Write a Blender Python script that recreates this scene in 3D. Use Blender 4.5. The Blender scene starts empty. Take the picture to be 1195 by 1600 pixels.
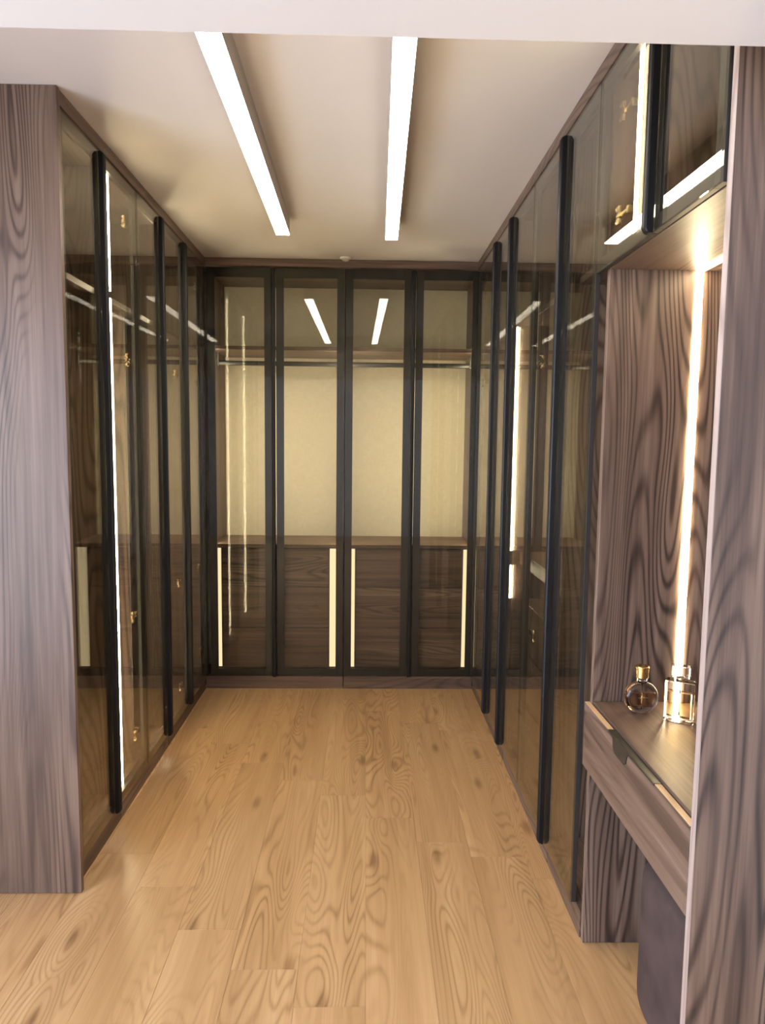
import bpy, bmesh, math, random
from mathutils import Matrix, Vector
S = bpy.context.scene
COL = S.collection
rng = random.Random(7)

# ------------------------------------------------------------------ camera
F_PX, PITCH, YAW, ROLL, CAM_H = 1108.7, 0.0971, 0.0246, 0.0112, 1.5596
def camera():
    cy, sy, cp, sp = math.cos(YAW), math.sin(YAW), math.cos(PITCH), math.sin(PITCH)
    F = Vector((sy*cp, cy*cp, -sp)); R = Vector((cy, -sy, 0)); U = R.cross(F)
    cr, sr = math.cos(ROLL), math.sin(ROLL)
    R2 = R*cr + U*sr; U2 = -R*sr + U*cr
    m = Matrix(((R2.x, U2.x, -F.x, 0), (R2.y, U2.y, -F.y, 0), (R2.z, U2.z, -F.z, CAM_H), (0, 0, 0, 1)))
    cd = bpy.data.cameras.new('camera'); co = bpy.data.objects.new('camera', cd); COL.objects.link(co)
    co.matrix_world = m
    cd.sensor_width = 36; cd.sensor_fit = 'AUTO'; cd.lens = F_PX/1600*36; cd.clip_start = .05
    S.camera = co
camera()

# ------------------------------------------------------------------ world, exposure, light levels
W_STRENGTH = 5.6
CEIL_E, LED_E, BACK_E, PANEL_E, NICHE_E = 14.0, 23.0, 27.0, .54, 22.0
EXPOSURE = 1.4
wd = bpy.data.worlds.new('world'); S.world = wd; wd.use_nodes = True
bg = wd.node_tree.nodes['Background']
bg.inputs[0].default_value = (0.70, 0.80, 1.0, 1); bg.inputs[1].default_value = W_STRENGTH
S.view_settings.view_transform = 'Standard'; S.view_settings.look = 'None'
S.view_settings.exposure = EXPOSURE; S.view_settings.gamma = 1; S.view_settings.use_curve_mapping = False
S.cycles.use_denoising = True; S.cycles.use_adaptive_sampling = True; S.cycles.adaptive_threshold = .03
S.cycles.max_bounces = 8; S.cycles.diffuse_bounces = 4; S.cycles.glossy_bounces = 6
S.cycles.transmission_bounces = 8; S.cycles.transparent_max_bounces = 24
S.cycles.sample_clamp_indirect = 6.0; S.cycles.caustics_reflective = False; S.cycles.caustics_refractive = False
S.cycles.blur_glossy = 0.5

# ------------------------------------------------------------------ key dimensions (metres)
D, XL, XR, XD, H = 4.38, -0.97, 0.69, 0.668, 2.65          # door planes of the three runs, ceiling height
YL, YV = 2.333, 2.075                            # end panel of the left run, far panel of the vanity niche
DT = 2.597                                       # top of doors
HDR_Z = 2.229                                    # underside of the wall above the opening

# ------------------------------------------------------------------ materials
def new_mat(name):
    m = bpy.data.materials.new(name); m.use_nodes = True
    nt = m.node_tree; nt.nodes.clear()
    out = nt.nodes.new('ShaderNodeOutputMaterial')
    return m, nt, out
def N(nt, typ, **kw):
    n = nt.nodes.new(typ)
    for k, v in kw.items(): setattr(n, k, v)
    return n
def math_node(nt, op, a, b=None, c=None):
    n = nt.nodes.new('ShaderNodeMath'); n.operation = op
    for i, v in enumerate((a, b, c)):
        if v is None: continue
        if hasattr(v, 'is_output'): nt.links.new(v, n.inputs[i])
        else: n.inputs[i].default_value = v
    return n.outputs[0]
def ramp(nt, fac, stops):
    r = nt.nodes.new('ShaderNodeValToRGB')
    e = r.color_ramp.elements
    while len(e) < len(stops): e.new(0.5)
    for el, (p, c) in zip(e, stops): el.position = p; el.color = (*c, 1)
    nt.links.new(fac, r.inputs[0]); return r.outputs[0]
def wood(name, axis, stops, rough=.45, low=5.0, rings=150.0, ring_amt=.46, streak_amt=.75, along=.10, spec=.4, streak=40.0, tint=.12, mask=(5.0, -2.05), knots=0.0):
    m, nt, out = new_mat(name); L = nt.links.new
    tc = N(nt, 'ShaderNodeTexCoord'); oi = N(nt, 'ShaderNodeObjectInfo')
    off = N(nt, 'ShaderNodeCombineXYZ')
    for i, k in enumerate((31.7, 57.3, 83.9)): L(math_node(nt, 'MULTIPLY', oi.outputs['Random'], k), off.inputs[i])
    add = N(nt, 'ShaderNodeVectorMath', operation='ADD'); L(tc.outputs['Object'], add.inputs[0]); L(off.outputs[0], add.inputs[1])
    def scaled(across, al):
        v = N(nt, 'ShaderNodeVectorMath', operation='MULTIPLY'); L(add.outputs[0], v.inputs[0])
        s = [across]*3; s['xyz'.index(axis)] = al; v.inputs[1].default_value = s; return v.outputs[0]
    def noise(vec, detail, dist=0.0, rough_=.5):
        n = N(nt, 'ShaderNodeTexNoise'); L(vec, n.inputs['Vector']); n.inputs['Scale'].default_value = 1
        n.inputs['Detail'].default_value = detail; n.inputs['Distortion'].default_value = dist; n.inputs['Roughness'].default_value = rough_
        return n.outputs['Fac']
    n1 = noise(scaled(low, low*along), 1.2, .25, .4)
    nm = noise(scaled(low*.9, low*along*.8), 1)
    kd = None
    if knots:
        vo = N(nt, 'ShaderNodeTexVoronoi', voronoi_dimensions='2D'); L(scaled(3.6, 1.15), vo.inputs['Vector']); vo.inputs['Scale'].default_value = 1
        mr = N(nt, 'ShaderNodeMapRange', interpolation_type='SMOOTHERSTEP'); L(vo.outputs['Distance'], mr.inputs[0])
        for i, v_ in ((1, 0.0), (2, .36), (3, knots), (4, 0.0)): mr.inputs[i].default_value = v_
        n1 = math_node(nt, 'ADD', n1, mr.outputs[0])
        mr2 = N(nt, 'ShaderNodeMapRange', interpolation_type='SMOOTHERSTEP'); L(vo.outputs['Distance'], mr2.inputs[0])
        for i, v_ in ((1, 0.0), (2, .11), (3, -.30), (4, 0.0)): mr2.inputs[i].default_value = v_
        kd = mr2.outputs[0]
    ph = math_node(nt, 'MULTIPLY', n1, rings)
    sn = math_node(nt, 'SINE', ph)
    sn = math_node(nt, 'MULTIPLY_ADD', sn, .5, .5)
    sn = math_node(nt, 'POWER', sn, 3.0)
    n2 = noise(scaled(streak, 1.1), 4, .2, .6)
    n3 = noise(scaled(260, 6), 2)
    n4 = noise(scaled(5.5, .5), 3, .3)
    mk = math_node(nt, 'MULTIPLY_ADD', nm, mask[0], mask[1])
    mk.node.use_clamp = True
    sn = math_node(nt, 'SUBTRACT', .3125, sn)
    sn = math_node(nt, 'MULTIPLY', sn, mk)
    a = math_node(nt, 'MULTIPLY', sn, ring_amt)
    a = math_node(nt, 'MULTIPLY_ADD', n2, streak_amt, a)
    a = math_node(nt, 'MULTIPLY_ADD', n4, .55, a)
    a = math_node(nt, 'MULTIPLY_ADD', n3, .14, a)
    if kd: a = math_node(nt, 'ADD', a, kd)
    tot = streak_amt*.5 + .275 + .07
    a = math_node(nt, 'ADD', a, .5 - tot)
    col = ramp(nt, a, stops)
    hsv = N(nt, 'ShaderNodeHueSaturation'); L(col, hsv.inputs['Color'])
    v = math_node(nt, 'MULTIPLY_ADD', oi.outputs['Random'], tint, 1 - tint/2); L(v, hsv.inputs['Value'])
    b = N(nt, 'ShaderNodeBsdfPrincipled'); L(hsv.outputs[0], b.inputs['Base Color'])
    b.inputs['Roughness'].default_value = rough; b.inputs['Specular IOR Level'].default_value = spec
    bp = N(nt, 'ShaderNodeBump'); bp.inputs['Strength'].default_value = .12; bp.inputs['Distance'].default_value = .002
    L(n3, bp.inputs['Height']); L(bp.outputs[0], b.inputs['Normal'])
    L(b.outputs[0], out.inputs[0]); return m
WAL = [(.12, (.026, .018, .015)), (.38, (.086, .054, .041)), (.58, (.155, .100, .073)), (.85, (.255, .180, .140))]
walnut = {a: wood('walnut_grain_'+a, a, WAL, .42, ring_amt=.42 if a == 'z' else .26, rings=190, low=5.5 if a == 'z' else 5.0) for a in 'xyz'}
OAK = [(.15, (.21, .110, .046)), (.40, (.385, .220, .098)), (.60, (.49, .298, .142)), (.85, (.62, .42, .235))]
oak = wood('oak_plank', 'y', OAK, .36, low=7.0, rings=165, ring_amt=.26, streak_amt=.42, along=.13, mask=(3.2, -1.1), knots=.16, spec=.45, streak=30, tint=.10)
EDGE = [(.2, (.28, .17, .09)), (.45, (.42, .27, .15)), (.6, (.50, .34, .20)), (.8, (.58, .42, .26))]
band = wood('pale_edge_band', 'z', [(.2, (.25, .18, .155)), (.5, (.33, .25, .22)), (.8, (.42, .33, .29))], .5)
edge_wood = wood('light_edge_wood', 'y', EDGE, .5)

def plain(name, col, rough=.6, metal=0.0, spec=.5, noise=0.0, nscale=40, bump=0.0):
    m, nt, out = new_mat(name); L = nt.links.new
    b = N(nt, 'ShaderNodeBsdfPrincipled'); b.inputs['Roughness'].default_value = rough
    b.inputs['Metallic'].default_value = metal; b.inputs['Specular IOR Level'].default_value = spec
    tc = N(nt, 'ShaderNodeTexCoord'); n = N(nt, 'ShaderNodeTexNoise'); L(tc.outputs['Object'], n.inputs['Vector'])
    n.inputs['Scale'].default_value = nscale; n.inputs['Detail'].default_value = 3
    c = ramp(nt, n.outputs['Fac'], [(.3, tuple(max(0, x*(1-noise)) for x in col)), (.7, tuple(min(1, x*(1+noise)) for x in col))])
    L(c, b.inputs['Base Color'])
    if bump:
        bp = N(nt, 'ShaderNodeBump'); bp.inputs['Strength'].default_value = bump; bp.inputs['Distance'].default_value = .003
        L(n.outputs['Fac'], bp.inputs['Height']); L(bp.outputs[0], b.inputs['Normal'])
    L(b.outputs[0], out.inputs[0]); return m
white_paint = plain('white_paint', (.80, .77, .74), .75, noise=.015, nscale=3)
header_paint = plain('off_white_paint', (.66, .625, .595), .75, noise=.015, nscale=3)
ceil_paint = plain('ceiling_paint', (.74, .69, .655), .8, noise=.012, nscale=2)
black_metal = plain('black_metal', (.006, .006, .007), .42, .0, .3, .1)
rod_metal = plain('dark_rod_metal', (.07, .07, .068), .35, .8, .5, .05)
frame_paint = plain('black_frame', (.016, .015, .015), .5, 0, .3, .1)
lit_side_frame = plain('black_frame_lit', (.034, .029, .026), .5, 0, .3, .1)  # black door frame again, light caught by the side doors mixed into its colour
housing_grey = plain('lamp_housing', (.32, .28, .24), .5, .2, .4, .03)
nickel = plain('warm_nickel', (.78, .62, .38), .25, 1.0, .5, .05)
gold = plain('gold_cap', (.83, .62, .28), .18, 1.0, .5, .04)
leather = plain('brown_velvet', (.062, .041, .037), .85, 0, .3, .28, 9, .25)
sub_mat = plain('subfloor', (.10, .065, .035), .9)
bronze_plate = plain('bronze_black_pull', (.035, .032, .026), .38, .3, .5, .08)

def fabric(name, col):
    m, nt, out = new_mat(name); L = nt.links.new
    tc = N(nt, 'ShaderNodeTexCoord')
    def nz(s):
        v = N(nt, 'ShaderNodeVectorMath', operation='MULTIPLY'); L(tc.outputs['Object'], v.inputs[0]); v.inputs[1].default_value = s
        n = N(nt, 'ShaderNodeTexNoise'); L(v.outputs[0], n.inputs['Vector']); n.inputs['Scale'].default_value = 1; n.inputs['Detail'].default_value = 2
        return n.outputs['Fac']
    a = math_node(nt, 'ADD', nz((260, 260, 18)), nz((22, 22, 300)))
    a = math_node(nt, 'MULTIPLY', a, .5)
    c = ramp(nt, a, [(.3, tuple(x*.86 for x in col)), (.7, tuple(x*1.1 for x in col))])
    b = N(nt, 'ShaderNodeBsdfPrincipled'); b.inputs['Roughness'].default_value = .85; b.inputs['Specular IOR Level'].default_value = .2
    L(c, b.inputs['Base Color']); L(b.outputs[0], out.inputs[0]); return m
linen = fabric('beige_linen', (.54, .49, .385))

def emit(name, col, s):
    m, nt, out = new_mat(name)
    e = N(nt, 'ShaderNodeEmission'); e.inputs[0].default_value = (*col, 1); e.inputs[1].default_value = s
    nt.links.new(e.outputs[0], out.inputs[0]); return m
ceil_glow = emit('ceiling_diffuser', (1, .89, .74), CEIL_E)
led_glow = emit('led_strip', (1, .85, .60), LED_E)
back_glow = emit('back_led_strip', (1, .85, .60), BACK_E)
top_glow = emit('shelf_top_led', (1, .85, .60), BACK_E*.35)
panel_glow = emit('led_panel', (1, .79, .50), PANEL_E)
niche_glow = emit('niche_led', (1, .79, .47), NICHE_E)

def glass_mat(name, tint, f0=.07, wav=0.0):
    """thin tinted pane: clear transmission + mirror reflection rising towards grazing angles (same from both sides)"""
    m, nt, out = new_mat(name); L = nt.links.new
    g = N(nt, 'ShaderNodeNewGeometry')
    dt = N(nt, 'ShaderNodeVectorMath', operation='DOT_PRODUCT'); L(g.outputs['Normal'], dt.inputs[0]); L(g.outputs['Incoming'], dt.inputs[1])
    c = math_node(nt, 'ABSOLUTE', dt.outputs['Value']); c = math_node(nt, 'SUBTRACT', 1.0, c)
    p = math_node(nt, 'POWER', c, 4.2)
    fac = math_node(nt, 'MULTIPLY_ADD', p, 1 - f0, f0)
    t = N(nt, 'ShaderNodeBsdfTransparent'); t.inputs[0].default_value = (*tint, 1)
    gl = N(nt, 'ShaderNodeBsdfGlossy'); gl.inputs['Roughness'].default_value = 0.0; gl.inputs['Color'].default_value = (.97, .97, .97, 1)
    if wav:
        tc = N(nt, 'ShaderNodeTexCoord'); n = N(nt, 'ShaderNodeTexNoise'); L(tc.outputs['Object'], n.inputs['Vector'])
        n.inputs['Scale'].default_value = 3.2; n.inputs['Detail'].default_value = 1
        bp = N(nt, 'ShaderNodeBump'); bp.inputs['Strength'].default_value = wav; bp.inputs['Distance'].default_value = .01
        L(n.outputs['Fac'], bp.inputs['Height']); L(bp.outputs[0], gl.inputs['Normal'])
    mx = N(nt, 'ShaderNodeMixShader'); L(fac, mx.inputs[0]); L(t.outputs[0], mx.inputs[1]); L(gl.outputs[0], mx.inputs[2])
    L(mx.outputs[0], out.inputs[0]); return m
door_glass = glass_mat('grey_bronze_glass', (.88, .875, .82), .022, .006)
clear_glass = glass_mat('clear_window_glass', (.97, .98, .98), .04)
def solid_glass(name, col, ior=1.45, rough=0.0):
    m, nt, out = new_mat(name)
    b = N(nt, 'ShaderNodeBsdfPrincipled'); b.inputs['Base Color'].default_value = (*col, 1)
    b.inputs['Transmission Weight'].default_value = 1; b.inputs['IOR'].default_value = ior; b.inputs['Roughness'].default_value = rough
    nt.links.new(b.outputs[0], out.inputs[0]); return m
flacon_glass = solid_glass('flacon_glass', (1, .98, .95), 1.4)
amber = solid_glass('amber_perfume', (.93, .68, .47), 1.2)
honey = solid_glass('honey_perfume', (.98, .82, .52), 1.2)
crystal = solid_glass('crystal_cap', (1, .97, .92), 1.5)

# ------------------------------------------------------------------ object helpers
WPOS = {}
def link(o, parent=None, world=(0, 0, 0)):
    COL.objects.link(o); w = Vector(world); WPOS[o.name] = w
    if parent is not None:
        o.parent = parent; o.location = w - WPOS[parent.name]
    else: o.location = w
    return o
def tag(o, label=None, cat=None, group=None, kind=None):
    for k, v in (('label', label), ('category', cat), ('group', group), ('kind', kind)):
        if v: o[k] = v
    return o
def thing(name, label, cat, loc, group=None):
    o = bpy.data.objects.new(name, None); o.empty_display_size = .1
    link(o, None, loc); return tag(o, label, cat, group)
def mesh_obj(name, bm, mat, parent=None, world=(0, 0, 0), smooth=False):
    me = bpy.data.meshes.new(name); bmesh.ops.recalc_face_normals(bm, faces=bm.faces[:]); bm.to_mesh(me); bm.free()
    if smooth:
        for p in me.polygons: p.use_smooth = True
    me.materials.append(mat)
    return link(bpy.data.objects.new(name, me), parent, world)
def add_box(bm, x0, x1, y0, y1, z0, z1, bev=0.0):
    r = bmesh.ops.create_cube(bm, size=1)
    bmesh.ops.scale(bm, vec=(abs(x1-x0), abs(y1-y0), abs(z1-z0)), verts=r['verts'])
    bmesh.ops.translate(bm, vec=((x0+x1)/2, (y0+y1)/2, (z0+z1)/2), verts=r['verts'])
    if bev:
        ed = list({e for v in r['verts'] for e in v.link_edges})
        bmesh.ops.bevel(bm, geom=ed, offset=bev, segments=1, affect='EDGES', profile=.5)
def box(name, b, mat, parent=None, bev=.0012):
    x0, x1, y0, y1, z0, z1 = b
    x0, x1 = sorted((x0, x1)); y0, y1 = sorted((y0, y1)); z0, z1 = sorted((z0, z1))
    c = ((x0+x1)/2, (y0+y1)/2, (z0+z1)/2)
    bm = bmesh.new()
    add_box(bm, x0-c[0], x1-c[0], y0-c[1], y1-c[1], z0-c[2], z1-c[2], min(bev, .3*min(x1-x0, y1-y0, z1-z0)))
    return mesh_obj(name, bm, mat, parent, c)
def boxes(name, lst, mat, parent=None, bev=.001, origin=None):
    c = origin or tuple(sum(b[2*i]+b[2*i+1] for b in lst)/(2*len(lst)) for i in range(3))
    bm = bmesh.new()
    for b in lst: add_box(bm, b[0]-c[0], b[1]-c[0], b[2]-c[1], b[3]-c[1], b[4]-c[2], b[5]-c[2], bev)
    return mesh_obj(name, bm, mat, parent, c)
def extrude(name, pts, vec, mat, parent=None, bev=0.0, smooth=False):
    """pts: closed 3-D outline in one plane; vec: extrusion"""
    n = len(pts); v = Vector(vec)
    c = sum((Vector(p) for p in pts), Vector())/n + v/2
    bm = bmesh.new()
    a = [bm.verts.new(Vector(p)-c) for p in pts]; b = [bm.verts.new(Vector(p)-c+v) for p in pts]
    bm.faces.new(a); bm.faces.new(b[::-1])
    for i in range(n): bm.faces.new((a[i], a[(i+1) % n], b[(i+1) % n], b[i]))
    if bev: bmesh.ops.bevel(bm, geom=[e for e in bm.edges], offset=bev, segments=1, affect='EDGES')
    return mesh_obj(name, bm, mat, parent, c, smooth)
class Run:
    """maps (u along the run, v out of the door plane into the room, w up) to world"""
    def __init__(s, k): s.k = k
    def p(s, u, v, w):
        return {'L': (XL+v, u, w), 'R': (XD-v, u, w), 'B': (u, D-v, w)}[s.k]
    def b(s, u0, u1, v0, v1, w0, w1):
        a, c = s.p(u0, v0, w0), s.p(u1, v1, w1)
        return (min(a[0], c[0]), max(a[0], c[0]), min(a[1], c[1]), max(a[1], c[1]), min(a[2], c[2]), max(a[2], c[2]))
    @property
    def ax(s): return 'x' if s.k == 'B' else 'y'
    def vec(s, u, v, w):
        return {'L': (v, u, w), 'R': (-v, u, w), 'B': (u, -v, w)}[s.k]

# ------------------------------------------------------------------ the setting
fl = box('floor', (-2.6, 1.6, -3.3, 5.0, -.10, -.012), sub_mat); tag(fl, kind='structure')
def plank_mesh(w, l):
    bm = bmesh.new(); add_box(bm, -w/2, w/2, -l/2, l/2, -.012, 0, .0007)
    bmesh.ops.recalc_face_normals(bm, faces=bm.faces[:])
    me = bpy.data.meshes.new('plank'); bm.to_mesh(me); bm.free(); me.materials.append(oak); return me
pm_cache = {}
JOINT = {-5: 2.572, -4: 2.372, -3: 2.147, -2: 1.972, -1: 1.83, 0: 2.826, 1: 2.644, 2: 2.544, 3: 2.407}
PW, PL = .1996, 1.187
for k in range(-12, 6):
    xa, xb = .013 + k*.2, .013 + (k+1)*.2
    if xb < -2.25 or xa > 1.25: continue
    j = JOINT.get(k, rng.uniform(1.6, 2.7))
    y = j - 5*PL
    while y < 4.5:
        a, b = max(y, -3.0), min(y+PL, 4.45)
        if b - a > .05:
            l = round(b-a-.0005, 4)
            me = pm_cache.setdefault(l, None) or plank_mesh(PW, l); pm_cache[l] = me
            o = bpy.data.objects.new('plank', me); link(o, fl, ((xa+xb)/2, (a+b)/2, 0))
        y += PL
tag(box('ceiling', (-2.6, 1.6, -3.3, 5.0, H, H+.1), ceil_paint), kind='structure')
tag(box('wall_back', (-2.6, 1.6, 4.93, 5.05, -.1, H), white_paint), kind='structure')
tag(box('wall_right', (1.26, 1.40, -3.2, 5.0, -.1, H), white_paint), kind='structure')
tag(box('wall_left', (-1.72, -1.60, 2.40, 5.0, -.1, H), white_paint), kind='structure')
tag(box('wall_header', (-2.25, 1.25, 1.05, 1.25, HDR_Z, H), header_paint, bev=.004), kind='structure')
# glazed wall of the lobby at the left and the window wall behind the viewer
def wall_with_window(name, axis, pos, th, a0, a1, w0, w1, z0, z1, wname, label):
    def bb(u0, u1, q0, q1):
        return (pos, pos+th, u0, u1, q0, q1) if axis == 'x' else (u0, u1, pos, pos+th, q0, q1)
    o = boxes(name, [bb(a0, w0, -.1, H), bb(w1, a1, -.1, H), bb(w0, w1, z1, H), bb(w0, w1, -.1, z0)], white_paint, bev=0)
    tag(o, kind='structure')
    def fb(u0, u1, q0, q1, t0=.3, t1=.7):
        return (pos+th*t0, pos+th*t1, u0, u1, q0, q1) if axis == 'x' else (u0, u1, pos+th*t0, pos+th*t1, q0, q1)
    f = .05; mid = (w0+w1)/2
    wn = boxes(wname, [fb(w0, w0+f, z0, z1), fb(w1-f, w1, z0, z1), fb(w0+f, w1-f, z0, z0+f), fb(w0+f, w1-f, z1-f, z1), fb(mid-f/2, mid+f/2, z0+f, z1-f)], white_paint)
    tag(wn, kind='structure')
    for u0, u1 in ((w0+f, mid-f/2), (mid+f/2, w1-f)):
        box('pane', fb(u0, u1, z0+f, z1-f, .48, .52), clear_glass, wn, 0)
    ld = bpy.data.lights.new(wname+'_portal', 'AREA'); ld.shape = 'RECTANGLE'
    ld.size, ld.size_y = w1-w0, z1-z0; ld.cycles.is_portal = True
    lo = bpy.data.objects.new('daylight_portal', ld); COL.objects.link(lo)
    if axis == 'x': lo.location = (pos-.03, mid, (z0+z1)/2); lo.rotation_euler = (math.pi/2, 0, -math.pi/2)
    else: lo.location = (mid, pos-.03, (z0+z1)/2); lo.rotation_euler = (math.pi/2, 0, math.pi)
wall_with_window('wall_lobby', 'x', -2.37, .12, -3.2, 2.40, -2.2, 1.25, .10, 2.45, 'window_1', '')
tag(box('wall_rear', (-2.37, 1.26, -3.12, -3.0, -.1, H), white_paint), kind='structure')
tag(box('wall_partition', (-2.37, -1.60, 2.40, 2.52, -.1, H), white_paint), kind='structure')

# ------------------------------------------------------------------ ceiling lamps
def ceiling_light(xc, y0, y1, w, rot, label):
    yc = (y0+y1)/2; z0 = 2.57
    t = thing('ceiling_light', label, 'ceiling light', (xc, yc, H), 'linear ceiling lights')
    boxes('housing', [(xc-w/2, xc-w/2+.006, y0, y1, z0, H), (xc+w/2-.006, xc+w/2, y0, y1, z0, H), (xc-w/2+.006, xc+w/2-.006, y0, y0+.006, z0, H),
                      (xc-w/2+.006, xc+w/2-.006, y1-.006, y1, z0, H), (xc-w/2+.006, xc+w/2-.006, y0+.006, y1-.006, z0+.03, H)], housing_grey, t, 0)
    box('diffuser', (xc-w/2+.001, xc+w/2-.001, y0+.001, y1-.001, z0-.004, z0+.003), ceil_glow, t, .001)
    t.rotation_euler.z = rot; return t
ceiling_light(-.405, 1.35, 3.60, .066, .008, 'white linear ceiling lamp nearer the left wardrobes')
ceiling_light(.100, 1.35, 3.65, .062, -.017, 'white linear ceiling lamp nearer the right wardrobes')

# ------------------------------------------------------------------ wardrobe building blocks
def handle_profile(R, u0, w0, w1, parent, dep=.022, wid=.022):
    """full-height extruded pull with rounded corners and a finger groove on the room side"""
    sec = [(0, 0), (0, dep-.006), (.002, dep-.002), (.006, dep), (wid*.45, dep), (wid*.45+.001, dep-.004), (wid*.6, dep-.004), (wid*.6+.001, dep),
           (wid-.005, dep), (wid-.001, dep-.002), (wid, dep-.006), (wid, 0)]
    rows = []
    for w, s in ((w0, .45), (w0+.004, .8), (w0+.012, 1), (w1-.012, 1), (w1-.004, .8), (w1, .45)):
        rows.append([Vector(R.p(u0+a, b*s, w)) for a, b in sec])
    c = sum((sum(r, Vector()) for r in rows), Vector())/(len(rows)*len(sec))
    bm = bmesh.new(); V = [[bm.verts.new(p-c) for p in r] for r in rows]; n = len(sec)
    for i in range(len(V)-1):
        for j in range(n): bm.faces.new((V[i][j], V[i][(j+1) % n], V[i+1][(j+1) % n], V[i+1][j]))
    bm.faces.new(V[0]); bm.faces.new(V[-1][::-1])
    o = mesh_obj('handle', bm, black_metal, parent, c); return o
def hinge(R, u, w, parent, sgn=1):
    """concealed hinge behind the glass: two-screw cup plate, arm, base plate"""
    c = R.p(u, -.045, w); bm = bmesh.new()
    def add(a0, a1, v0, v1, q0, q1):
        b = R.b(u+a0*sgn, u+a1*sgn, v0, v1, w+q0, w+q1)
        add_box(bm, b[0]-c[0], b[1]-c[0], b[2]-c[1], b[3]-c[1], b[4]-c[2], b[5]-c[2], .0015)
    add(-.004, .014, -.034, -.024, .008, .026); add(-.004, .014, -.034, -.024, -.026, -.008)
    add(-.010, .020, -.036, -.026, -.007, .007); add(.018, .062, -.046, -.030, -.005, .005)
    add(.056, .066, -.050, -.030, -.011, .011)
    for s in (-1, 1):
        r = bmesh.ops.create_uvsphere(bm, u_segments=8, v_segments=5, radius=.008)
        p = Vector(R.p(u-.006*sgn, -.030, w+s*.018))-Vector(c); bmesh.ops.translate(bm, vec=p, verts=r['verts'])
    return mesh_obj('hinge', bm, nickel, parent, c)
def door(R, u0, u1, w0, w1, parent, frame=.036, hinges=(), hu=None, hs=1, handles=(), topf=None):
    g = .0015; a, b = u0+g, u1-g; tf = topf or frame
    mem = [R.b(a, a+frame, -.021, -.006, w0, w1), R.b(b-frame, b, -.021, -.006, w0, w1),
           R.b(a+frame, b-frame, -.021, -.006, w0, w0+frame), R.b(a+frame, b-frame, -.021, -.006, w1-tf, w1)]
    d = boxes('door', mem, frame_paint if R.k == 'B' else lit_side_frame, parent, .0008)
    box('glass_pane', R.b(a, b, -.0058, -.0008, w0, w1), door_glass, d, .0006)
    for h in handles: handle_profile(R, h, w0-.004, w1-.004, d)
    for z in hinges: hinge(R, hu, z, d, hs)
    return d
def led(R, u0, u1, v0, v1, w0, w1, parent, mat=led_glow, name='led_strip'):
    return box(name, R.b(u0, u1, v0, v1, w0, w1), mat, parent, .001)
def rod(R, u0, u1, v, w, parent):
    """flat oval hanging rail with end brackets"""
    n = 14; pts = []
    for i in range(n):
        t = 2*math.pi*i/n; pts.append(R.p(u0, v+.010*math.cos(t), w+.015*math.sin(t)))
    o = extrude('hanging_rod', pts, R.vec(u1-u0, 0, 0), rod_metal, parent)
    for uu in (u0, u1-.012): box('rod_bracket', R.b(uu, uu+.012, v-.014, v+.014, w-.022, w+.075), rod_metal, o, .003)
DEP = .48
def carcass(R, u0, u1, w0, parent, th=.018, left=True, right=True, back=linen, bot=None):
    """side panels, top, bottom, back, plinth"""
    b = w0 if bot is None else bot
    if left: box('side_panel', R.b(u0, u0+th, -DEP, -.045, 0.002, DT+.002), walnut['z'], parent)
    if right: box('side_panel', R.b(u1-th, u1, -DEP, -.045, 0.002, DT+.002), walnut['z'], parent)
    box('top_panel', R.b(u0+th, u1-th, -DEP, -.045, DT-.018, DT), walnut[R.ax], parent)
    box('bottom_panel', R.b(u0+th, u1-th, -DEP, -.045, b, b+.018), walnut[R.ax], parent)
    box('back_panel', R.b(u0+th, u1-th, -DEP-.008, -DEP, b, DT), back, parent, 0)
def drawer_front(R, u0, u1, v, w0, w1, parent, notch=None):
    if notch:
        c, hw = notch; d = .05; r = .02
        outl = [(u0, w0), (u1, w0), (u1, w1)]
        for i in range(7):
            t = math.pi/2*i/6; outl.append((c+hw+r-r*math.sin(t), w1-r+r*math.cos(t)) if True else 0)
        outl += [(c+hw, w1-d), (c-hw, w1-d)]
        for i in range(7):
            t = math.pi/2*(1-i/6); outl.append((c-hw-r+r*math.sin(t), w1-r+r*math.cos(t)))
        outl.append((u0, w1))
    else: outl = [(u0, w0), (u1, w0), (u1, w1), (u0, w1)]
    pts = [R.p(u, v, w) for u, w in outl]
    return extrude('drawer', pts, R.vec(0, -.018, 0), walnut[R.ax], parent)

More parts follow.
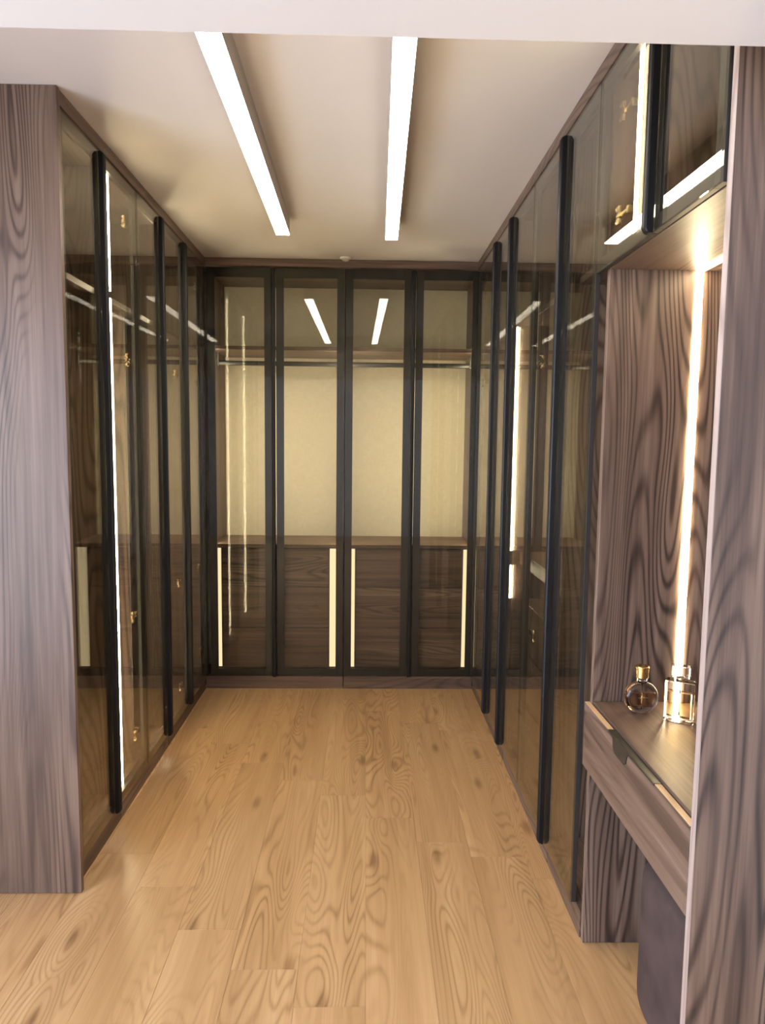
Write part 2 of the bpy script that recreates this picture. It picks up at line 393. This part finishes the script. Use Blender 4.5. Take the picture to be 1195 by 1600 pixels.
# ------------------------------------------------------------------ back wardrobes
RB, RL, RR = Run('B'), Run('L'), Run('R')
W0B = .085
def back_unit(u0, u1, um, la, lb, label):
    t = thing('wardrobe', label, 'wardrobe', ((u0+u1)/2, D, 0), 'glass door wardrobes')
    carcass(RB, u0, u1, W0B, t)
    box('plinth', RB.b(u0-(.028 if u0 < -.5 else -.002), u1-.001, -.055, -.012, .0, W0B-.004), walnut['x'], t)
    i0, i1 = u0+.018, u1-.018
    s = box('shelf', RB.b(i0, i1, -DEP+.002, -.055, 2.118, 2.140), walnut['x'], t)
    rod(RB, i0, i1, -.23, 2.055, t)
    box('counter', RB.b(i0, i1, -DEP+.002, -.045, .897, .919), walnut['x'], t)
    # drawer stack between two lit panels
    d0, d1 = la[1]+.006, lb[0]-.006
    dm = um
    for w0, w1, nt in ((.644, .890, None), (.380, .640, (dm, .050)), (.118, .376, None)):
        drawer_front(RB, d0, d1, -.075, w0, w1, t, nt)
    box('drawer_box', RB.b(d0+.01, d1-.01, -.42, -.097, .118, .885), walnut['z'], t)
    for a, b in (la, lb):
        led(RB, a, b, -.085, -.078, .122, .888, t, panel_glow, 'light_panel')
    # slim strips behind the door frames at both sides
    for a in (i0, i1-.010):
        led(RB, a, a+.010, -.060, -.046, .925, 2.112, t, back_glow)
        led(RB, a, a+.010, -.060, -.046, 2.146, 2.560, t, top_glow)
    return t
B0, B1, B2, B3, B4 = -.963, -.560, -.131, .285, .690
bl = back_unit(-.966, B2-.001, B1, (-.948, -.908), (-.222, -.166), 'back wardrobe with two tall smoked glass doors, nearer the left run')
br = back_unit(B2+.001, .690, B3, (-.096, -.062), (.628, .668), 'back wardrobe with two tall smoked glass doors, nearer the right run')
door(RB, B0, B1-.012, W0B, DT, bl, .045, (), topf=.058)
d2 = door(RB, B1+.012, B2-.002, W0B, DT, bl, .045, (), topf=.058, handles=(B1-.0135,))
door(RB, B2+.002, B3-.012, W0B, DT, br, .045, (), topf=.058)
d4 = door(RB, B3+.012, B4-.002, W0B, DT, br, .045, (), topf=.058, handles=(B3-.0135,))

# ------------------------------------------------------------------ left wardrobes
W0L = .100
LB = [2.352, 2.708, 3.113, 3.452, 3.878, 4.365]
def side_unit(R, u0, u1, w0, label, shelf=2.13, rodv=-.25):
    t = thing('wardrobe', label, 'wardrobe', R.p((u0+u1)/2, 0, 0), 'glass door wardrobes')
    carcass(R, u0, u1, w0, t)
    box('shelf', R.b(u0+.018, u1-.018, -DEP+.002, -.06, shelf-.022, shelf), walnut[R.ax], t)
    rod(R, u0+.018, u1-.018, rodv, shelf-.075, t)
    return t
l1 = side_unit(RL, 2.356, 2.818, W0L, 'left wardrobe with one glass door next to the plain walnut end panel')
l2 = side_unit(RL, 2.820, 3.528, W0L, 'middle wardrobe of the left run with a bright vertical light strip inside')
l3 = side_unit(RL, 3.530, 4.365, W0L, 'left wardrobe with two glass doors in the far left corner')
box('partition', RL.b(3.10, 3.122, -DEP+.002, -.064, W0L+.018, 2.106), walnut['z'], l2)
box('end_panel', (-1.62, XL+.004, YL, YL+.022, .001, H-.001), walnut['z'], l1)
for t_, a, b in ((l1, 2.356, 2.818), (l2, 2.820, 3.528), (l3, 3.530, 4.391)):
    box('plinth', RL.b(a+.001, b-.001, -.06, -.026, 0, W0L-.004), walnut['y'], t_)
for a, b in ((2.125, 2.578), (W0L+.02, 2.106)):
    hi = b if b < 2.2 else 2.575; lo = a if a < 2.1 else 2.134
    led(RL, 2.838, 2.852, -.040, -.024, lo, hi, l2)
    led(RL, 3.548, 3.562, -.040, -.024, lo, hi, l3)
dl1 = door(RL, LB[0], LB[1], W0L, DT, l1, handles=(LB[1]-.022,))
dl1.rotation_euler.z = .0065            # hangs a touch ajar
dl2 = door(RL, LB[1], LB[2]-.003, W0L, DT, l2, hinges=(2.45, 1.893, .798, .27), hu=3.03, hs=1)
dl3 = door(RL, LB[2]+.003, LB[3], W0L, DT, l2, handles=(LB[3]-.022,))
dl4 = door(RL, LB[3], LB[4], W0L, DT, l3, hinges=(1.903, .796, .22), hu=3.785, handles=(LB[4]-.022,))
dl5 = door(RL, LB[4], LB[5], W0L, DT, l3, hinges=(2.454, 1.906, .798, .279), hu=4.25)

# ------------------------------------------------------------------ right wardrobes
W0R = .095
RBD = [4.365, 3.750, 3.350, 2.944, 2.486, 2.135]
r1 = side_unit(RR, 3.366, 4.365, W0R, 'right wardrobe with two glass doors in the far right corner')
r2 = side_unit(RR, 2.502, 3.364, W0R, 'middle wardrobe of the right run with a vertical light strip and short lit box')
r3 = side_unit(RR, 2.100, 2.500, W0R, 'right wardrobe with one glass door beside the vanity niche')
for t_, a, b in ((r1, 3.366, 4.391), (r2, 2.502, 3.364), (r3, 2.100, 2.500)):
    box('plinth', RR.b(a+.001, b-.001, -.06, -.024, 0, W0R-.004), walnut['y'], t_)
box('mid_shelf', RR.b(2.522, 3.344, -DEP+.002, -.075, .990, 1.050), walnut['y'], r2)
for w0, w1 in ((.590, .800), (.345, .585), (.118, .340)):
    drawer_front(RR, 2.524, 3.342, -.095, w0, w1, r2)
box('drawer_top', RR.b(2.522, 3.344, -DEP+.002, -.09, .803, .822), walnut['y'], r2)
led(RR, 3.332, 3.345, -.034, -.024, 1.055, 2.100, r2)
led(RR, 3.332, 3.345, -.034, -.024, .826, .985, r2)
door(RR, RBD[1], RBD[0], W0R, DT, r1, hinges=(2.466, 1.923), hu=4.27, hs=-1)
door(RR, RBD[2], RBD[1], W0R, DT, r1, handles=(RBD[1]-.011,), hinges=(.789,), hu=3.80, hs=-1)
door(RR, RBD[3]+.002, RBD[2], W0R, DT, r2, handles=(RBD[2]-.011,))
door(RR, RBD[4], RBD[3]-.002, W0R, DT, r2, hinges=(1.888, .772), hu=2.85, hs=1)
door(RR, RBD[5], RBD[4], W0R, DT, r3, handles=(RBD[4]-.011,))

# ------------------------------------------------------------------ trim under the ceiling
tag(box('trim_1', (XL-.02, XR+.02, D-.002, D+.03, DT+.006, H-.0005), walnut['x']), kind='structure')
tag(box('trim_2', (XL-.03, XL+.001, YL+.023, D-.003, DT+.006, H-.0005), walnut['y']), kind='structure')
tag(box('trim_3', (XD-.001, XD+.03, 1.42, D-.003, DT+.006, H-.0005), walnut['y']), kind='structure')

# ------------------------------------------------------------------ upper cabinet above the vanity
UZ = 2.083
up = thing('upper_cabinet', 'glass fronted cupboard hanging above the vanity niche', 'cabinet', (XR, 1.76, UZ))
carc = [('side_panel', RR.b(2.080, 2.098, -DEP, -.024, UZ, DT), walnut['z']), ('side_panel', RR.b(1.412, 1.430, -DEP, -.024, UZ, DT), walnut['z']),
        ('top_panel', RR.b(1.430, 2.080, -DEP, -.045, DT-.018, DT), walnut['y']), ('bottom_panel', RR.b(1.430, 2.080, -DEP, -.024, UZ, UZ+.018), walnut['y']),
        ('back_panel', RR.b(1.430, 2.080, -DEP-.008, -DEP, UZ, DT), linen), ('partition', RR.b(1.902, 1.920, -DEP+.002, -.042, UZ+.019, DT-.019), walnut['z'])]
for n_, b_, m_ in carc: box(n_, b_, m_, up, .001)
led(RR, 1.886, 1.901, -.031, -.024, UZ+.02, DT-.02, up)
door(RR, 1.724, 2.132, UZ-.022, DT, up, handles=(), hinges=(2.47, 2.195), hu=2.03, hs=-1)
door(RR, 1.386, 1.724, UZ-.022, DT, up, handles=(1.702,), topf=.036)

# ------------------------------------------------------------------ vanity
va = thing('vanity_unit', 'walnut vanity niche with lit back, drawer', 'vanity', (.95, 1.74, 0))
DZ = .785
ep = thing('end_panel', 'tall walnut panel at the right edge, closing the near side of the vanity niche', 'panel', (.97, 1.374, 0))
box('board', (.6812, 1.25, 1.364, 1.384, .001, H-.001), walnut['z'], ep)
box('edge_band', (.680, .6812, 1.364, 1.384, .001, H-.001), band, ep, 0)
box('side_panel', (.6955, 1.25, YV, YV+.022, .001, UZ-.002), walnut['z'], va)
box('niche_back', (1.235, 1.25, 1.385, YV-.001, DZ+.001, UZ-.022), walnut['z'], va)
box('niche_top', (.694, 1.25, 1.385, YV-.001, UZ-.021, UZ-.003), walnut['y'], va)
box('desk_top', (.698, 1.25, 1.385, YV-.001, DZ-.022, DZ), walnut['y'], va)
# light channel: down the far panel and along the niche ceiling
box('led_strip', (.944, .966, YV-.004, YV-.0005, DZ+.001, UZ-.0225), niche_glow, va, .0005)
box('led_strip', (.946, .964, 1.390, YV-.005, UZ-.025, UZ-.0215), niche_glow, va, .0005)
# drawer under the top
dr = box('drawer', (.679, .6945, 1.3855, YV+.022, .577, .775), walnut['y'], va, .001)
box('drawer_edge', (.6792, .6943, 1.386, YV+.021, .7752, .7765), edge_wood, dr, 0)
box('drawer_body', (.698, 1.10, 1.43, YV-.02, .60, .755), walnut['y'], dr)
Z1 = .7768
pull = [(1.880, Z1+.0012), (1.880, Z1-.004), (1.846, Z1-.006), (1.842, Z1-.016), (1.838, .742), (1.826, .734), (1.756, .734), (1.744, .742), (1.738, Z1-.014), (1.728, Z1-.006), (1.566, Z1-.004), (1.566, Z1+.0012)]
o = extrude('pull', [(.6765, y, z) for y, z in pull], (.0023, 0, 0), bronze_plate, dr)
box('pull_plate', (.679, .6975, 1.566, 1.880, Z1, Z1+.0014), bronze_plate, o, .0004)

# ------------------------------------------------------------------ upholstered stool tucked under the vanity
def superbox(name, cx, cy, z0, z1, hx, hy, mat, parent, e=.28, wob=.0, nseg=40, rings=18, seed=1):
    r2 = random.Random(seed); ph = [r2.uniform(0, 6.28) for _ in range(8)]
    bm = bmesh.new(); V = []
    c = Vector((cx, cy, (z0+z1)/2))
    def sg(v, p): return math.copysign(abs(v)**p, v)
    for i in range(rings+1):
        ph_ = -math.pi/2 + math.pi*i/rings; row = []
        cz, cr = sg(math.sin(ph_), .22), sg(math.cos(ph_), .22)
        for j in range(nseg):
            t = 2*math.pi*j/nseg
            w = 1 + wob*(math.sin(3*t+ph[0]+cz*1.3)*.5 + math.sin(7*t+ph[1]+2*cz)*.3 + math.sin(11*t+ph[2]-3*cz)*.2)
            row.append(bm.verts.new((hx*cr*sg(math.cos(t), e)*w, hy*cr*sg(math.sin(t), e)*w, cz*(z1-z0)/2)))
        V.append(row)
    for i in range(rings):
        for j in range(nseg): bm.faces.new((V[i][j], V[i][(j+1) % nseg], V[i+1][(j+1) % nseg], V[i+1][j]))
    bmesh.ops.remove_doubles(bm, verts=bm.verts, dist=1e-5)
    return mesh_obj(name, bm, mat, parent, c, True)
st = thing('stool', 'dark brown upholstered stool tucked under the vanity drawer', 'stool', (.955, 1.62, 0))
superbox('upholstered_body', .952, 1.632, .018, .47, .205, .185, leather, st, .24, .012, 56, 24, 4)
for dx in (-.15, .15):
    for dy in (-.13, .13): box('foot', (.952+dx-.018, .952+dx+.018, 1.632+dy-.018, 1.632+dy+.018, 0, .03), black_metal, st, .003)

# ------------------------------------------------------------------ perfume bottles
def lathe_y(name, prof, mat, parent, world, seg=40, smooth=True):
    """profile (radius, y) turned about the Y axis: flat round flacon standing on its rim"""
    bm = bmesh.new(); V = []
    for r, y in prof:
        V.append([bm.verts.new((r*math.cos(2*math.pi*i/seg), y, r*math.sin(2*math.pi*i/seg))) for i in range(seg)] if r > 1e-6 else [bm.verts.new((0, y, 0))])
    for a, b in zip(V, V[1:]):
        for i in range(seg):
            q = [a[i % len(a)], a[(i+1) % seg % len(a)], b[(i+1) % seg % len(b)], b[i % len(b)]]
            q = list(dict.fromkeys(q))
            if len(q) > 2: bm.faces.new(q)
    return mesh_obj(name, bm, mat, parent, world, smooth)
def lathe_z(name, prof, mat, parent, world, seg=24, smooth=True, sx=1, sy=1):
    bm = bmesh.new(); V = []
    for r, z in prof:
        V.append([bm.verts.new((sx*r*math.cos(2*math.pi*i/seg), sy*r*math.sin(2*math.pi*i/seg), z)) for i in range(seg)] if r > 1e-6 else [bm.verts.new((0, 0, z))])
    for a, b in zip(V, V[1:]):
        for i in range(seg):
            q = list(dict.fromkeys([a[i % len(a)], a[(i+1) % seg % len(a)], b[(i+1) % seg % len(b)], b[i % len(b)]]))
            if len(q) > 2: bm.faces.new(q)
    return mesh_obj(name, bm, mat, parent, world, smooth)
bx, by = .807, 1.985
pb = thing('perfume_bottle', 'round flat perfume bottle with gold cap and amber liquid', 'perfume bottle', (bx, by, DZ), 'perfume bottles on the vanity')
R0 = .049; cz = DZ + .0475
prof = [(0, -.017), (.028, -.0175), (.040, -.0155), (.046, -.011), (R0, -.004), (R0, .004), (.046, .011), (.040, .0155), (.028, .0175), (0, .017)]
body = lathe_y('glass_body', prof, flacon_glass, pb, (bx, by, cz))
for v in body.data.vertices: v.co.z = max(v.co.z, -.0465)
# liquid fills the round cavity up to a level
def cut_disc(name, r, hy, zlow, zhigh, mat, parent, world):
    pts = []
    n = 48
    for i in range(n):
        t = 2*math.pi*i/n; pts.append((r*math.cos(t), max(zlow, min(zhigh, r*math.sin(t)))))
    out = []
    for p in pts:
        if not out or (abs(p[0]-out[-1][0])+abs(p[1]-out[-1][1])) > 1e-5: out.append(p)
    pts3 = [(world[0]+a, world[1]-hy, world[2]+b) for a, b in out]
    return extrude(name, pts3, (0, 2*hy, 0), mat, parent)
cut_disc('perfume', .040, .010, -.026, .014, amber, pb, (bx, by, cz))
lathe_z('neck', [(0, .044), (.0135, .044), (.0145, .049), (.0145, .055), (.011, .058), (0, .058)], crystal, pb, (bx, by, cz))
lathe_z('cap', [(0, .058), (.0175, .058), (.0185, .060), (.0185, .085), (.0205, .0865), (.0205, .091), (.018, .093), (0, .093)], gold, pb, (bx, by, cz), 28, False)
lathe_z('spray_tube', [(0, -.034), (.0013, -.034), (.0013, .044), (0, .044)], crystal, pb, (bx, by, cz), 8)
# small engraved flourish on the front
def squiggle(parent, cx, cy, cz_, w, mat):
    bm = bmesh.new(); n = 26; prev = None
    for i in range(n+1):
        t = i/n; x = (t-.5)*w; z = .0016*math.sin(t*26)*(1-.4*t)+.0006*math.sin(t*61)
        a = bm.verts.new((x, 0, z-.0004)); b = bm.verts.new((x, 0, z+.0004)); c2 = bm.verts.new((x, -.0004, z))
        if prev:
            for p, q in ((0, 1), (1, 2), (2, 0)): bm.faces.new((prev[p], prev[q], (a, b, c2)[q], (a, b, c2)[p]))
        prev = (a, b, c2)
    return mesh_obj('engraved_lettering', bm, mat, parent, (cx, cy, cz_))
squiggle(pb, bx, by-.0178, cz+.003, .030, gold)

sx_, sy_ = .893, 1.922
sq = thing('perfume_bottle', 'square clear perfume bottle with crystal cap and pale honey liquid', 'perfume bottle', (sx_, sy_, DZ), 'perfume bottles on the vanity')
hw, hd, hh = .0395, .0185, .118
def chamfer_box(name, cx, cy, z0, z1, ax, ay, mat, parent, bev, seg=2):
    bm = bmesh.new(); add_box(bm, -ax, ax, -ay, ay, -(z1-z0)/2, (z1-z0)/2)
    bmesh.ops.bevel(bm, geom=bm.edges[:], offset=bev, segments=seg, affect='EDGES', profile=.6)
    return mesh_obj(name, bm, mat, parent, (cx, cy, (z0+z1)/2))
chamfer_box('glass_body', sx_, sy_, DZ+.001, DZ+hh, hw, hd, flacon_glass, sq, .004)
chamfer_box('perfume', sx_, sy_, DZ+.014, DZ+.088, hw-.0075, hd-.006, honey, sq, .002, 1)
lathe_z('neck', [(0, .118), (.013, .118), (.013, .129), (0, .129)], nickel, sq, (sx_, sy_, DZ))
chamfer_box('cap', sx_, sy_, DZ+.129, DZ+.161, .0245, .0145, crystal, sq, .003)
lathe_z('spray_tube', [(0, .018), (.0013, .018), (.0013, .117), (0, .117)], crystal, sq, (sx_, sy_, DZ), 8)
sq.rotation_euler.z = -.55

# ------------------------------------------------------------------ small fitting above the back doors
ms = thing('motion_sensor', 'small pale sensor under the ceiling above the middle of the back doors', 'sensor', (-.128, D-.02, H))
lathe_z('base', [(0, 0), (.034, 0), (.034, -.006), (.028, -.010), (0, -.010)], white_paint, ms, (-.128, D-.045, H))
lathe_z('lens', [(.022, -.010), (.020, -.017), (.012, -.022), (0, -.024)], linen, ms, (-.128, D-.045, H))
